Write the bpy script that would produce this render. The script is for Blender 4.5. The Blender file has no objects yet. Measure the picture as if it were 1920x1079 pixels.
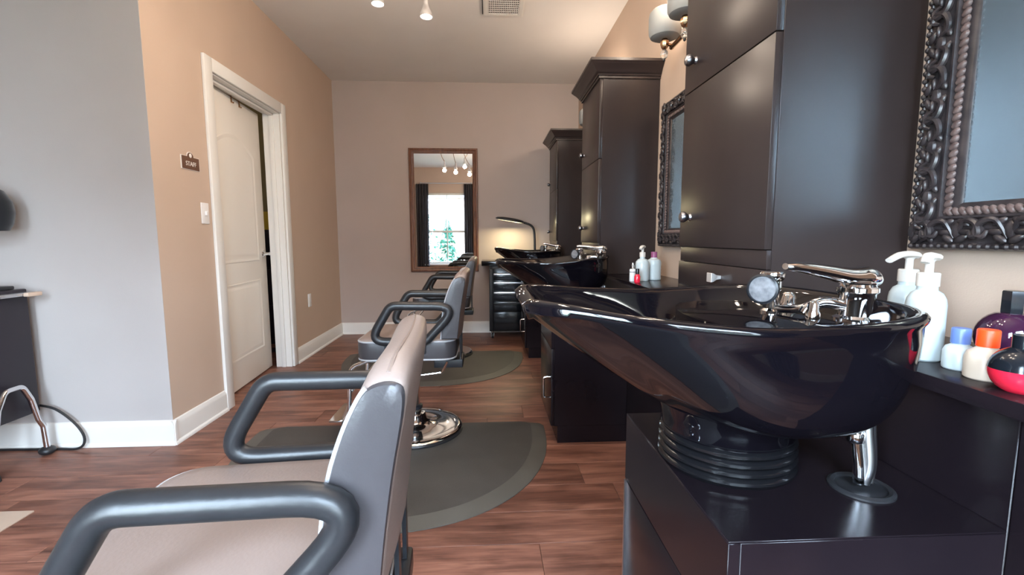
import bpy, bmesh, math, random
from mathutils import Vector, Matrix
random.seed(7)
PI = math.pi
S = bpy.context.scene
COL = S.collection

# ------------------------------------------------------------------ camera, world, light, exposure
def V(*a): return Vector(a)
pitch, yaw, roll, FPX = 0.10649, 0.05124, -0.00251, 864.8
fwd = V(math.sin(yaw)*math.cos(pitch), math.cos(yaw)*math.cos(pitch), -math.sin(pitch))
rt = V(math.cos(yaw), -math.sin(yaw), 0); up = rt.cross(fwd)
r2 = rt*math.cos(roll) + up*math.sin(roll); u2 = -rt*math.sin(roll) + up*math.cos(roll)
cam = bpy.data.cameras.new('camera'); camo = bpy.data.objects.new('camera', cam); COL.objects.link(camo)
cam.sensor_width = 36; cam.lens = FPX*36/1920; cam.clip_start = 0.02; cam.clip_end = 200
camo.matrix_world = Matrix(((r2.x, u2.x, -fwd.x, 0), (r2.y, u2.y, -fwd.y, 0), (r2.z, u2.z, -fwd.z, 1.06), (0, 0, 0, 1)))
S.camera = camo
S.view_settings.view_transform = 'Standard'; S.view_settings.look = 'None'
S.view_settings.exposure = 0.64; S.view_settings.gamma = 1; S.view_settings.use_curve_mapping = False
S.cycles.use_denoising = True; S.cycles.max_bounces = 10; S.cycles.sample_clamp_indirect = 6
w = bpy.data.worlds.new('sky'); S.world = w; w.use_nodes = True
nt = w.node_tree; bg = nt.nodes['Background']; tc = nt.nodes.new('ShaderNodeTexCoord'); sx = nt.nodes.new('ShaderNodeSeparateXYZ'); rp = nt.nodes.new('ShaderNodeValToRGB')
nt.links.new(tc.outputs['Generated'], sx.inputs[0]); nt.links.new(sx.outputs[2], rp.inputs[0]); nt.links.new(rp.outputs[0], bg.inputs[0])
rp.color_ramp.elements[0].color = (.74, .88, 1, 1); rp.color_ramp.elements[1].color = (.50, .72, 1, 1); bg.inputs[1].default_value = 46

def area(name, loc, rot, sx, sy, power, col, spread=PI):
    l = bpy.data.lights.new(name, 'AREA'); l.shape = 'RECTANGLE'; l.size = sx; l.size_y = sy; l.energy = power; l.color = col; l.spread = spread
    o = bpy.data.objects.new(name, l); COL.objects.link(o); o.location = loc; o.rotation_euler = rot; return o
def point(name, loc, power, col, r=.04):
    l = bpy.data.lights.new(name, 'POINT'); l.energy = power; l.color = col; l.shadow_soft_size = r
    o = bpy.data.objects.new(name, l); COL.objects.link(o); o.location = loc; return o
def spot(name, loc, rot, power, col, ang=2.2, blend=.8, r=.03):
    l = bpy.data.lights.new(name, 'SPOT'); l.energy = power; l.color = col; l.spot_size = ang; l.spot_blend = blend; l.shadow_soft_size = r
    o = bpy.data.objects.new(name, l); COL.objects.link(o); o.location = loc; o.rotation_euler = rot; return o
COOL = (.56, .77, 1.0); WARM = (1.0, .83, .66)
# daylight through the two windows of the wall behind the camera
for wx in (-.975, .265): area('window_portal', (wx, -.96, 1.29), (math.radians(90), 0, 0), .97, 1.68, 1, (1, 1, 1)).data.cycles.is_portal = True
# warm fill point added to brighten the staff room; no fixture
point('staff_room_fill', (-2.6, 3.6, 2.4), 4, WARM, .1)

# ------------------------------------------------------------------ materials
def mat(name, col, rough=.5, metal=0, spec=.5, coat=0, trans=0, ior=1.45, emit=None, estr=0):
    m = bpy.data.materials.new(name); m.use_nodes = True
    b = m.node_tree.nodes['Principled BSDF']
    b.inputs['Base Color'].default_value = (*col, 1); b.inputs['Roughness'].default_value = rough
    b.inputs['Metallic'].default_value = metal; b.inputs['Specular IOR Level'].default_value = spec
    b.inputs['Coat Weight'].default_value = coat; b.inputs['Coat Roughness'].default_value = .05
    b.inputs['Transmission Weight'].default_value = trans; b.inputs['IOR'].default_value = ior
    if emit: b.inputs['Emission Color'].default_value = (*emit, 1); b.inputs['Emission Strength'].default_value = estr
    return m
def noise_mat(name, c0, c1, scale=(1, 1, 1), nscale=8, rough=.5, bump=0, detail=6, spec=.5, rvar=0, bscale=None, metal=0):
    m = mat(name, c0, rough, metal, spec); nt = m.node_tree; b = nt.nodes['Principled BSDF']
    tc = nt.nodes.new('ShaderNodeTexCoord'); mp = nt.nodes.new('ShaderNodeMapping'); mp.inputs['Scale'].default_value = scale
    n = nt.nodes.new('ShaderNodeTexNoise'); n.inputs['Scale'].default_value = nscale; n.inputs['Detail'].default_value = detail
    r = nt.nodes.new('ShaderNodeValToRGB'); r.color_ramp.elements[0].color = (*c0, 1); r.color_ramp.elements[1].color = (*c1, 1)
    r.color_ramp.elements[0].position = .3; r.color_ramp.elements[1].position = .7
    nt.links.new(tc.outputs['Object'], mp.inputs[0]); nt.links.new(mp.outputs[0], n.inputs[0]); nt.links.new(n.outputs[0], r.inputs[0]); nt.links.new(r.outputs[0], b.inputs['Base Color'])
    if rvar:
        mr = nt.nodes.new('ShaderNodeMapRange'); mr.inputs[3].default_value = rough-rvar; mr.inputs[4].default_value = rough+rvar
        nt.links.new(n.outputs[0], mr.inputs[0]); nt.links.new(mr.outputs[0], b.inputs['Roughness'])
    if bump:
        n2 = n
        if bscale:
            n2 = nt.nodes.new('ShaderNodeTexNoise'); n2.inputs['Scale'].default_value = bscale; n2.inputs['Detail'].default_value = 4; nt.links.new(mp.outputs[0], n2.inputs[0])
        bp = nt.nodes.new('ShaderNodeBump'); bp.inputs['Strength'].default_value = bump; bp.inputs['Distance'].default_value = .01
        nt.links.new(n2.outputs[0], bp.inputs['Height']); nt.links.new(bp.outputs[0], b.inputs['Normal'])
    return m
MAT = {}
MAT['paint'] = noise_mat('tan_wall_paint', (.53, .405, .32), (.55, .42, .335), nscale=3, rough=.75, bump=.05, bscale=220, spec=.25)
MAT['paint_grey'] = noise_mat('greige_cool_lit_paint', (.46, .425, .41), (.48, .445, .43), nscale=3, rough=.75, bump=.05, bscale=220, spec=.25)  # greyer than the tan, partly to carry cool daylight in its colour
MAT['paint_far'] = noise_mat('tan_cool_lit_paint', (.46, .385, .35), (.48, .40, .365), nscale=3, rough=.75, bump=.05, bscale=220, spec=.25)  # greyed copy of the tan; cool daylight put into its colour
MAT['ceiling'] = noise_mat('ceiling_paint', (.75, .72, .70), (.78, .75, .73), nscale=3, rough=.9, bump=.06, bscale=150, spec=.2)
MAT['white'] = noise_mat('white_trim_paint', (.74, .72, .69), (.77, .75, .72), nscale=3, rough=.4)
MAT['door'] = noise_mat('cream_door_paint', (.90, .86, .80), (.91, .87, .81), nscale=3, rough=.45)
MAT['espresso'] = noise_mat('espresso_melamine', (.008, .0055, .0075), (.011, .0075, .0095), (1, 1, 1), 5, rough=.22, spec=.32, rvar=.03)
MAT['espresso_lit'] = noise_mat('espresso_lit_melamine', (.027, .0195, .019), (.032, .023, .022), (1, 1, 1), 5, rough=.31, spec=.36, rvar=.02)  # lighter copy of the espresso; light on the towers put into the colour
MAT['espresso_edge'] = mat('espresso_edge_band', (.10, .075, .07), .4)
MAT['bowl'] = mat('black_bowl_gloss', (.003, .0025, .004), .05, spec=.5)
MAT['rubber'] = noise_mat('black_rubber', (.014, .014, .016), (.02, .02, .022), nscale=30, rough=.42)
MAT['ring'] = mat('polished_black_rubber', (.005, .005, .006), .2)
MAT['mat'] = noise_mat('grey_mat_foam', (.050, .046, .042), (.066, .061, .056), nscale=4, rough=.55, bump=.15, bscale=260)
MAT['mat_edge'] = noise_mat('mat_bevel', (.085, .08, .07), (.10, .094, .083), nscale=6, rough=.55)
MAT['vinyl'] = noise_mat('brown_grey_vinyl', (.22, .168, .148), (.25, .192, .17), nscale=5, rough=.42, bump=.06, bscale=160)
MAT['vinyl_side'] = noise_mat('charcoal_vinyl', (.040, .036, .039), (.052, .047, .05), nscale=5, rough=.33, bump=.06, bscale=160)
MAT['piping'] = mat('grey_piping', (.36, .35, .36), .4)
MAT['arm'] = noise_mat('arm_rubber', (.013, .013, .0145), (.018, .018, .02), nscale=14, rough=.36, bump=.04, bscale=90)
MAT['sprayface'] = noise_mat('spray_face_grey', (.10, .10, .11), (.22, .22, .23), nscale=90, rough=.45)
MAT['chrome'] = mat('chrome', (.82, .82, .84), .08, 1)
MAT['steel'] = mat('brushed_steel', (.62, .62, .64), .28, 1)
MAT['nickel'] = mat('satin_nickel', (.8, .78, .76), .5, .8)
MAT['pewter'] = mat('pewter_knob', (.30, .30, .33), .3, 1)
MAT['black'] = mat('black_metal', (.012, .013, .016), .35)
MAT['blackgloss'] = mat('black_lacquer', (.008, .01, .014), .15)
MAT['mirror'] = mat('mirror_glass', (.88, .9, .92), .01, 1)
MAT['mirror_tinted'] = noise_mat('blue_tinted_mirror_glass', (.50, .64, .74), (.54, .68, .78), nscale=2, rough=.15, metal=.9)  # smooth blue-grey reflection put into tint and blur of the glass
MAT['walnut'] = noise_mat('walnut_frame', (.10, .035, .016), (.19, .075, .035), (6, 6, 1), 9, rough=.35)
MAT['carved'] = noise_mat('carved_dark_frame', (.018, .015, .017), (.05, .038, .038), nscale=40, rough=.32, spec=.6)
MAT['carved_tip'] = noise_mat('carved_rope_brown', (.09, .06, .055), (.16, .11, .10), nscale=60, rough=.35)  # paler brown on the rope trim
MAT['bronze'] = mat('bronze_metal', (.36, .22, .13), .25, 1)
MAT['crystal'] = mat('crystal', (.95, .93, .9), .03, trans=.9, ior=1.55)
MAT['shade'] = mat('frosted_glass_shade', (.29, .30, .30), .6, spec=.3)
MAT['plastic_white'] = mat('white_plastic', (.78, .80, .80), .35)
MAT['switch'] = mat('switch_plastic', (.82, .80, .80), .35)
MAT['pearl'] = mat('pearl_bottle', (.50, .57, .59), .28)
MAT['ivory'] = mat('ivory_bottle', (.64, .53, .43), .35)
MAT['cream'] = mat('cream_pump', (.62, .58, .53), .35)
MAT['orange'] = mat('orange_cap', (.90, .07, .01), .4)
MAT['bluecap'] = mat('blue_cap', (.12, .2, .5), .35)
MAT['purplecap'] = mat('mauve_cap', (.25, .07, .16), .35)
MAT['plum'] = mat('plum_glass', (.035, .008, .03), .06, coat=.5)
MAT['redglass'] = mat('red_liquid_glass', (.75, .02, .05), .08, coat=.5)
MAT['sign'] = noise_mat('sign_brown', (.10, .045, .025), (.13, .06, .035), nscale=20, rough=.45)
MAT['signwhite'] = mat('sign_lettering', (.75, .70, .66), .5)
MAT['curtain'] = noise_mat('grey_curtain', (.055, .05, .055), (.11, .10, .105), (14, 14, 1), 3, rough=.85)
MAT['glow'] = mat('lamp_lens', (.9, .9, .95), .3, emit=(1, .92, .9), estr=1.6)
MAT['glow_warm'] = mat('desk_lamp_lens', (.9, .85, .7), .3, emit=(1, .85, .5), estr=1.0)
def pane_mat():
    m = bpy.data.materials.new('window_glass'); m.use_nodes = True; nt = m.node_tree; nt.nodes.clear(); o = nt.nodes.new('ShaderNodeOutputMaterial')
    t = nt.nodes.new('ShaderNodeBsdfTransparent'); g = nt.nodes.new('ShaderNodeBsdfGlossy'); g.inputs['Roughness'].default_value = .02; x = nt.nodes.new('ShaderNodeMixShader'); x.inputs[0].default_value = .06
    nt.links.new(t.outputs[0], x.inputs[1]); nt.links.new(g.outputs[0], x.inputs[2]); nt.links.new(x.outputs[0], o.inputs[0]); return m
MAT['glass'] = pane_mat()
MAT['leaf'] = noise_mat('evergreen_leaves', (.010, .07, .05), (.025, .12, .09), nscale=12, rough=.6)
MAT['bark'] = noise_mat('bark', (.09, .06, .04), (.15, .1, .07), nscale=12, rough=.9)
MAT['lawn'] = noise_mat('outside_lawn', (.04, .09, .04), (.07, .13, .07), nscale=6, rough=.9)
MAT['siding'] = noise_mat('neighbour_siding', (.16, .10, .075), (.18, .115, .085), (1, 1, 12), 3, rough=.8)
MAT['tan'] = noise_mat('tan_tile', (.48, .36, .28), (.56, .43, .34), nscale=5, rough=.4)
MAT['olive'] = noise_mat('staff_room_paint', (.30, .25, .13), (.33, .28, .15), nscale=3, rough=.8)
MAT['yellow'] = mat('yellow_carton', (.62, .42, .05), .5)
MAT['dark'] = mat('dark_stained_wood', (.014, .010, .016), .4)
MAT['grille'] = mat('grille_dark', (.025, .018, .016), .6)
MAT['paper'] = mat('label_print', (.16, .17, .19), .5)

def wood_floor():
    m = mat('plank_wood', (.2, .1, .07), .4, spec=.4); nt = m.node_tree; b = nt.nodes['Principled BSDF']; L = nt.links.new
    tc = nt.nodes.new('ShaderNodeTexCoord'); oi = nt.nodes.new('ShaderNodeObjectInfo')
    va = nt.nodes.new('ShaderNodeVectorMath'); va.operation = 'SCALE'; va.inputs['Scale'].default_value = 37
    cx = nt.nodes.new('ShaderNodeCombineXYZ')
    for i in range(3): L(oi.outputs['Random'], cx.inputs[i])
    L(cx.outputs[0], va.inputs[0])
    ad = nt.nodes.new('ShaderNodeVectorMath'); ad.operation = 'ADD'; L(tc.outputs['Object'], ad.inputs[0]); L(va.outputs[0], ad.inputs[1])
    def ns(scale, ns_, det, dist=0):
        mp = nt.nodes.new('ShaderNodeMapping'); mp.inputs['Scale'].default_value = scale; L(ad.outputs[0], mp.inputs[0])
        n = nt.nodes.new('ShaderNodeTexNoise'); n.inputs['Scale'].default_value = ns_; n.inputs['Detail'].default_value = det; n.inputs['Distortion'].default_value = dist; L(mp.outputs[0], n.inputs[0]); return n
    a = ns((1.6, 14, 1), 1.6, 8, .6); c = ns((3, 60, 1), 2.5, 6, .3); d = ns((2.2, 5, 1), 1.3, 5, .8)
    r = nt.nodes.new('ShaderNodeValToRGB'); e = r.color_ramp.elements
    e[0].position = .32; e[0].color = (.105, .045, .032, 1); e[1].position = .68; e[1].color = (.36, .17, .115, 1)
    x = e.new(.5); x.color = (.22, .095, .065, 1)
    mx = nt.nodes.new('ShaderNodeMath'); mx.operation = 'MULTIPLY_ADD'; L(c.outputs[0], mx.inputs[0]); mx.inputs[1].default_value = .35
    m2 = nt.nodes.new('ShaderNodeMath'); m2.operation = 'MULTIPLY_ADD'; L(a.outputs[0], m2.inputs[0]); m2.inputs[1].default_value = .65; m2.inputs[2].default_value = 0
    L(m2.outputs[0], mx.inputs[2]); L(mx.outputs[0], r.inputs[0])
    hs = nt.nodes.new('ShaderNodeHueSaturation'); mr = nt.nodes.new('ShaderNodeMapRange'); mr.inputs[3].default_value = .86; mr.inputs[4].default_value = 1.12
    L(oi.outputs['Random'], mr.inputs[0]); L(mr.outputs[0], hs.inputs['Value']); L(r.outputs[0], hs.inputs['Color'])
    r3 = nt.nodes.new('ShaderNodeValToRGB'); r3.color_ramp.elements[0].position = .35; r3.color_ramp.elements[0].color = (.6, .57, .56, 1); r3.color_ramp.elements[1].position = .55; r3.color_ramp.elements[1].color = (1, 1, 1, 1)
    L(d.outputs[0], r3.inputs[0])
    mm = nt.nodes.new('ShaderNodeMix'); mm.data_type = 'RGBA'; mm.blend_type = 'MULTIPLY'; mm.inputs[0].default_value = 1
    L(hs.outputs[0], mm.inputs[6]); L(r3.outputs[0], mm.inputs[7]); L(mm.outputs[2], b.inputs['Base Color'])
    rr = nt.nodes.new('ShaderNodeMapRange'); rr.inputs[3].default_value = .34; rr.inputs[4].default_value = .48; L(a.outputs[0], rr.inputs[0]); L(rr.outputs[0], b.inputs['Roughness'])
    bp = nt.nodes.new('ShaderNodeBump'); bp.inputs['Strength'].default_value = .12; bp.inputs['Distance'].default_value = .004; L(c.outputs[0], bp.inputs['Height']); L(bp.outputs[0], b.inputs['Normal'])
    return m
MAT['plank'] = wood_floor()

# ------------------------------------------------------------------ helpers
def BM(): return bmesh.new()
def obj(name, bm, m, parent=None, smooth=True, ang=38):
    bmesh.ops.recalc_face_normals(bm, faces=bm.faces)
    if smooth:
        lim = math.radians(ang)
        for f in bm.faces: f.smooth = True
        for e in bm.edges:
            if len(e.link_faces) == 2 and e.calc_face_angle(0) > lim: e.smooth = False
    me = bpy.data.meshes.new(name); bm.to_mesh(me); bm.free()
    o = bpy.data.objects.new(name, me); COL.objects.link(o)
    me.materials.append(MAT[m] if isinstance(m, str) else m)
    if parent: o.parent = parent
    return o
def tag(o, label=None, cat=None, group=None, kind=None):
    if label: o['label'] = label
    if cat: o['category'] = cat
    if group: o['group'] = group
    if kind: o['kind'] = kind
    return o
def thing(name, label, cat, loc=(0, 0, 0), rz=0, group=None, kind=None):
    o = bpy.data.objects.new(name, None); COL.objects.link(o); o.location = loc; o.rotation_euler = (0, 0, rz); o.empty_display_size = .05
    return tag(o, label, cat, group, kind)
def box(bm, x0, x1, y0, y1, z0, z1, bev=0, seg=2):
    vs = [bm.verts.new((x, y, z)) for x in (x0, x1) for y in (y0, y1) for z in (z0, z1)]
    F = [(0, 1, 3, 2), (4, 6, 7, 5), (0, 4, 5, 1), (2, 3, 7, 6), (0, 2, 6, 4), (1, 5, 7, 3)]
    fs = [bm.faces.new([vs[i] for i in f]) for f in F]
    if bev > 0:
        es = list({e for f in fs for e in f.edges})
        bmesh.ops.bevel(bm, geom=es, offset=bev, segments=seg, profile=.5, affect='EDGES')
    return bm
def bx(*a, **k): return box(BM(), *a, **k)
def loft(bm, rings, closed=True, cap0=True, cap1=True, loop=False):
    R = [[bm.verts.new(p) for p in r] for r in rings]
    n = len(R[0]); rng = n if closed else n-1
    k = len(R)
    for i in range(k if loop else k-1):
        a, b = R[i], R[(i+1) % k]
        for j in range(rng):
            bm.faces.new((a[j], a[(j+1) % n], b[(j+1) % n], b[j]))
    if not loop and closed:
        if cap0: bm.faces.new(R[0][::-1])
        if cap1: bm.faces.new(R[-1])
    return R
def lathe(bm, prof, c=(0, 0, 0), seg=32, axis=None, cap=True):
    """prof: (radius, height) pairs around c along axis (default z)"""
    ax = Vector(axis).normalized() if axis else V(0, 0, 1)
    t = V(1, 0, 0) if abs(ax.x) < .9 else V(0, 1, 0)
    a = ax.cross(t).normalized(); b = ax.cross(a)
    rings = [[Vector(c)+ax*h+(a*math.cos(2*PI*i/seg)+b*math.sin(2*PI*i/seg))*max(r, 1e-4) for i in range(seg)] for r, h in prof]
    loft(bm, rings, True, cap, cap)
    return bm
def sphere(bm, c, r, seg=16, rings=10, sc=(1, 1, 1), rot=None):
    mt = Matrix.Translation(c) @ (rot.to_4x4() if rot else Matrix()) @ Matrix.Diagonal((*[r*s for s in sc], 1))
    bmesh.ops.create_uvsphere(bm, u_segments=seg, v_segments=rings, radius=1, matrix=mt); return bm
def catmull(pts, n=8, closed=False):
    P = [Vector(p) for p in pts]; out = []; k = len(P)
    for i in range(k if closed else k-1):
        p0, p1, p2, p3 = (P[(i-1) % k], P[i], P[(i+1) % k], P[(i+2) % k]) if closed else (P[max(i-1, 0)], P[i], P[i+1], P[min(i+2, k-1)])
        for j in range(n):
            t = j/n; out.append(.5*((2*p1)+(p2-p0)*t+(2*p0-5*p1+4*p2-p3)*t*t+(3*p1-p0-3*p2+p3)*t**3))
    if not closed: out.append(P[-1])
    return out
def fillet(pts, r, n=6, closed=False):
    P = [Vector(p) for p in pts]; out = []; k = len(P)
    for i in range(k):
        if not closed and i in (0, k-1): out.append(P[i]); continue
        a, b, c = P[(i-1) % k], P[i], P[(i+1) % k]
        d1 = (a-b); d2 = (c-b); ang = d1.angle(d2); t = min(r/math.tan(ang/2), d1.length*.49, d2.length*.49)
        s = b+d1.normalized()*t; e = b+d2.normalized()*t
        for j in range(n+1):
            q = j/n; out.append(s*(1-q)**2+b*2*q*(1-q)+e*q*q)
    return out
def tube(bm, pts, r, seg=10, closed=False, cap=True, sc=None):
    P = [Vector(p) for p in pts]; k = len(P); rings = []; nrm = None
    for i in range(k):
        if closed: t = (P[(i+1) % k]-P[i-1]).normalized()
        else: t = (P[min(i+1, k-1)]-P[max(i-1, 0)]).normalized()
        if nrm is None:
            nrm = t.orthogonal().normalized()
            if abs(t.z) < .99: nrm = (V(0, 0, 1)-t*t.z).normalized()
        else: nrm = (nrm-t*nrm.dot(t)).normalized()
        bn = t.cross(nrm); rr = r[i] if isinstance(r, (list, tuple)) else r
        rings.append([P[i]+(nrm*math.cos(2*PI*j/seg)*(sc[0] if sc else 1)+bn*math.sin(2*PI*j/seg)*(sc[1] if sc else 1))*rr for j in range(seg)])
    loft(bm, rings, True, cap, cap, loop=closed); return bm
def prism(bm, poly, z0, z1, bev=0, seg=3, top=True, bottom=False):
    """extruded plan polygon (x, y)"""
    a = [bm.verts.new((x, y, z0)) for x, y in poly]; b = [bm.verts.new((x, y, z1)) for x, y in poly]; n = len(poly)
    fb = bm.faces.new(a[::-1]); ft = bm.faces.new(b)
    for i in range(n): bm.faces.new((a[i], a[(i+1) % n], b[(i+1) % n], b[i]))
    if bev:
        es = list(ft.edges) if top else []
        if bottom: es += list(fb.edges)
        bmesh.ops.bevel(bm, geom=es, offset=bev, segments=seg, profile=.5, affect='EDGES')
    return bm
def rrect(x0, x1, y0, y1, r, n=6):
    out = []
    for cx, cy, a in ((x1-r, y1-r, 0), (x0+r, y1-r, PI/2), (x0+r, y0+r, PI), (x1-r, y0+r, 1.5*PI)):
        for j in range(n+1): t = a+PI/2*j/n; out.append((cx+r*math.cos(t), cy+r*math.sin(t)))
    return out
def text_obj(name, txt, size, m, parent, mw, ext=.0008):
    cu = bpy.data.curves.new(name, 'FONT'); cu.body = txt; cu.size = size; cu.align_x = 'CENTER'; cu.align_y = 'CENTER'; cu.extrude = ext
    t = bpy.data.objects.new('t', cu); COL.objects.link(t); dg = bpy.context.evaluated_depsgraph_get()
    me = bpy.data.meshes.new_from_object(t.evaluated_get(dg)); bpy.data.objects.remove(t); me.name = name
    me.materials.clear(); me.materials.append(MAT[m]); me.transform(mw)
    o = bpy.data.objects.new(name, me); COL.objects.link(o); o.parent = parent; return o
def dup(root, loc, label=None, rz=None):
    r = root.copy(); COL.objects.link(r); r.location = loc
    if rz is not None: r.rotation_euler = (0, 0, rz)
    if label: r['label'] = label
    for ch in list(root.children):
        c = ch.copy(); COL.objects.link(c); c.parent = r
        for g in list(ch.children):
            d = g.copy(); COL.objects.link(d); d.parent = c
    return r
def struct(name, bm, m, label=None, **k):
    return tag(obj(name, bm, m, **k), label, None, None, 'structure')

# ------------------------------------------------------------------ room shell
XL, XR, YF, YG, YB, XW, H = -1.638, .996, 5.16, 2.39, -.85, -4.2, 2.72
XE, YE = 3.2, .2
struct('wall_right', bx(XR, XR+.12, YE, YF+.12, 0, H), 'paint', 'tan wall behind the wash units')
struct('wall_right_return', bx(XR+.12, XE, YE, YE+.12, 0, H), 'paint', 'return wall to the right of the camera')
struct('wall_right_side', bx(XE, XE+.12, YB-.12, YE+.12, 0, H), 'paint', 'side wall to the right of the camera')
struct('wall_far', bx(-1.9, XR, YF, YF+.12, 0, H), 'paint_far', 'tan end wall with the walnut mirror')
b = bx(XW, XL-.127, YG, YG+.12, 0, H); box(b, XL-.127, XL, YG, YG+.002, 0, H)
struct('wall_grey', b, 'paint_grey', 'wall facing the window beside the staff door corner')
struct('wall_left_side', bx(XW-.12, XW, YB-.12, YG+.12, 0, H), 'paint', 'wall of the open area')
DY0, DY1, DZ = 2.935, 3.85, 2.045     # staff door opening
b = BM(); box(b, XL-.127, XL, YG+.002, DY0, 0, H); box(b, XL-.127, XL, DY1, YF, 0, H); box(b, XL-.127, XL, DY0, DY1, DZ, H)
struct('wall_left', b, 'paint', 'tan wall with the staff door', smooth=False)
struct('ceiling', bx(XW-.1, XE+.12, YB-.12, YF+.12, H, H+.1), 'ceiling', 'off-white ceiling')
W = [(-1.46, -.49), (-.22, .75)]; WZ0, WZ1 = .45, 2.13
b = BM(); xs = [XW-.1, -1.46, -.49, -.22, .75, XE+.12]
for i in range(5):
    if i in (1, 3): box(b, xs[i], xs[i+1], YB-.12, YB, 0, WZ0); box(b, xs[i], xs[i+1], YB-.12, YB, WZ1, H)
    else: box(b, xs[i], xs[i+1], YB-.12, YB, 0, H)
struct('wall_back', b, 'paint', 'window wall behind the camera', smooth=False)

fl = struct('floor', bx(XW-.1, XE+.1, YB-.1, YF+.1, -.06, -.012), 'dark', 'reddish brown wood plank floor')
PW = .19; y = -.85 - .12; row = 0
meshes = {}
while y < YF:
    x = XW - random.random()*1.2
    xr = XE if y < YE-.05 else XR
    while x < xr:
        x1 = x+1.22; a, c = max(x, XW-.05), min(x1, xr); y1 = min(y+PW, YF+.05)
        behind = y > YG+.1 and c < XL-.13
        if c-a > .03 and not behind:
            key = (round(c-a, 3), round(y1-y, 3))
            if key not in meshes:
                p = obj('plank', bx(0, c-a-.0012, 0, y1-y-.0012, -.012, 0, bev=.0012, seg=1), 'plank', fl, smooth=False); meshes[key] = p.data
            else:
                p = bpy.data.objects.new('plank', meshes[key]); COL.objects.link(p); p.parent = fl
            p.location = (a, y, 0)
        x = x1
    y += PW; row += 1

def baseboard(name, p0, p1, nrm, label=None):
    """profile along a wall from p0 to p1 (plan points), nrm = outward direction"""
    prof = [(0, 0), (.026, 0), (.026, .008), (.022, .016), (.016, .02), (.016, .10), (.013, .112), (.007, .125), (0, .128)]
    b = BM(); rings = []
    for p in (p0, p1): rings.append([V(p[0]+nrm[0]*d, p[1]+nrm[1]*d, z) for d, z in prof])
    loft(b, rings); return struct(name, b, 'white', label)
baseboard('baseboard_grey', (XW, YG), (XL+.02, YG), (0, -1)); baseboard('baseboard_left', (XL, YG-.02), (XL, 2.855), (1, 0))
baseboard('baseboard_left_far', (XL, 3.93), (XL, YF), (1, 0)); baseboard('baseboard_far', (XL, YF), (XR-.3, YF), (0, -1))
baseboard('baseboard_back', (XW, YB), (XE, YB), (0, 1)); baseboard('baseboard_left_side', (XW, YB), (XW, YG), (1, 0))

# staff door: casing, jamb, leaf
door = thing('door_1', 'cream staff door standing ajar in a white casing', None, (XL, DY0, 0), kind='structure')
def casing(y0, y1, z0, z1): return bx(0, .02, y0, y1, z0, z1, bev=.005)
obj('casing', casing(-.08, 0, 0, DZ+.08), 'white', door); obj('casing', casing(DY1-DY0, DY1-DY0+.08, 0, DZ+.08), 'white', door)
obj('casing', casing(0, DY1-DY0, DZ, DZ+.08), 'white', door)
for y0, y1 in ((0, .006), (DY1-DY0-.006, DY1-DY0)):
    jm = obj('jamb', bx(-.127, 0, y0, y1, 0, DZ), 'white', door)
    s = 1 if y0 == 0 else -1; ya = y0 if s > 0 else y1
    obj('door_stop', bx(-.078, -.045, min(ya, ya+s*.02), max(ya, ya+s*.02), 0, DZ-.006, bev=.003), 'white', jm)
jm = obj('jamb', bx(-.127, 0, 0, DY1-DY0, DZ-.006, DZ), 'white', door)
obj('door_stop', bx(-.078, -.045, 0, DY1-DY0, DZ-.022, DZ-.006, bev=.003), 'white', jm)
def door_leaf():
    """two-panel leaf, arched top panel; local: y along the leaf from the hinge, x = front"""
    b = BM(); Wd, Ht, T = .898, 2.02, .035
    box(b, -T, 0, 0, Wd, 0, Ht, bev=.002)
    return b, Wd, Ht
b, Wd, Ht = door_leaf()
leaf = obj('door_leaf', b, 'door', door); leaf.location = (-.087, .009, .012); leaf.rotation_euler = (0, 0, math.radians(4.6))
def raised(y0, y1, z0, z1, arch):
    n = 20; out = [(y0, z0), (y1, z0)]
    for i in range(n+1):
        t = i/n; yy = y1+(y0-y1)*t; out.append((yy, z1+arch*math.sin(PI*t)**.8 if arch else z1))
    return out
for (z0, z1, ar) in ((.88, 1.66, .11), (.20, .735, 0)):
    o_ = raised(.135, Wd-.135, z0, z1, ar); cy, cz = Wd/2, (z0+z1)/2
    def ring(ins, d): return [V(d, cy+(yy-cy)*(1-ins/.31), cz+(zz-cz)*(1-ins/.36)) for yy, zz in o_]
    b = BM(); rr = [ring(0, -.001), ring(.004, .004), ring(.012, .004), ring(.022, -.0005), ring(.03, -.0005), ring(.05, .005), ring(.06, .006)]
    loft(b, rr, True, True, True); obj('door_panel', b, 'door', leaf)
lv = BM(); lathe(lv, [(.026, 0), (.026, .006), (.018, .012), (.011, .016), (.011, .045), (.013, .052), (.0, .056)], (0, Wd-.065, .93), 20, (1, 0, 0))
tube(lv, [(.046, Wd-.065, .93), (.05, Wd-.09, .93), (.05, Wd-.17, .926)], [.009, .009, .007], 10)
obj('lever_handle', lv, 'chrome', leaf)
lv = BM(); lathe(lv, [(.026, 0), (.026, .006), (.012, .012), (.011, .05), (.0, .055)], (-.035, Wd-.065, .93), 20, (-1, 0, 0)); tube(lv, [(-.082, Wd-.065, .93), (-.085, Wd+.02, .93)], .009, 10)
obj('lever_handle', lv, 'chrome', leaf)
for yy in (.44, .56):
    b = BM(); tube(b, [(-.04, yy, Ht+.004), (.004, yy, Ht+.004), (.006, yy, Ht-.035), (.02, yy, Ht-.04)], .006, 6); obj('over_door_hook', b, 'bronze', leaf)

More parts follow.
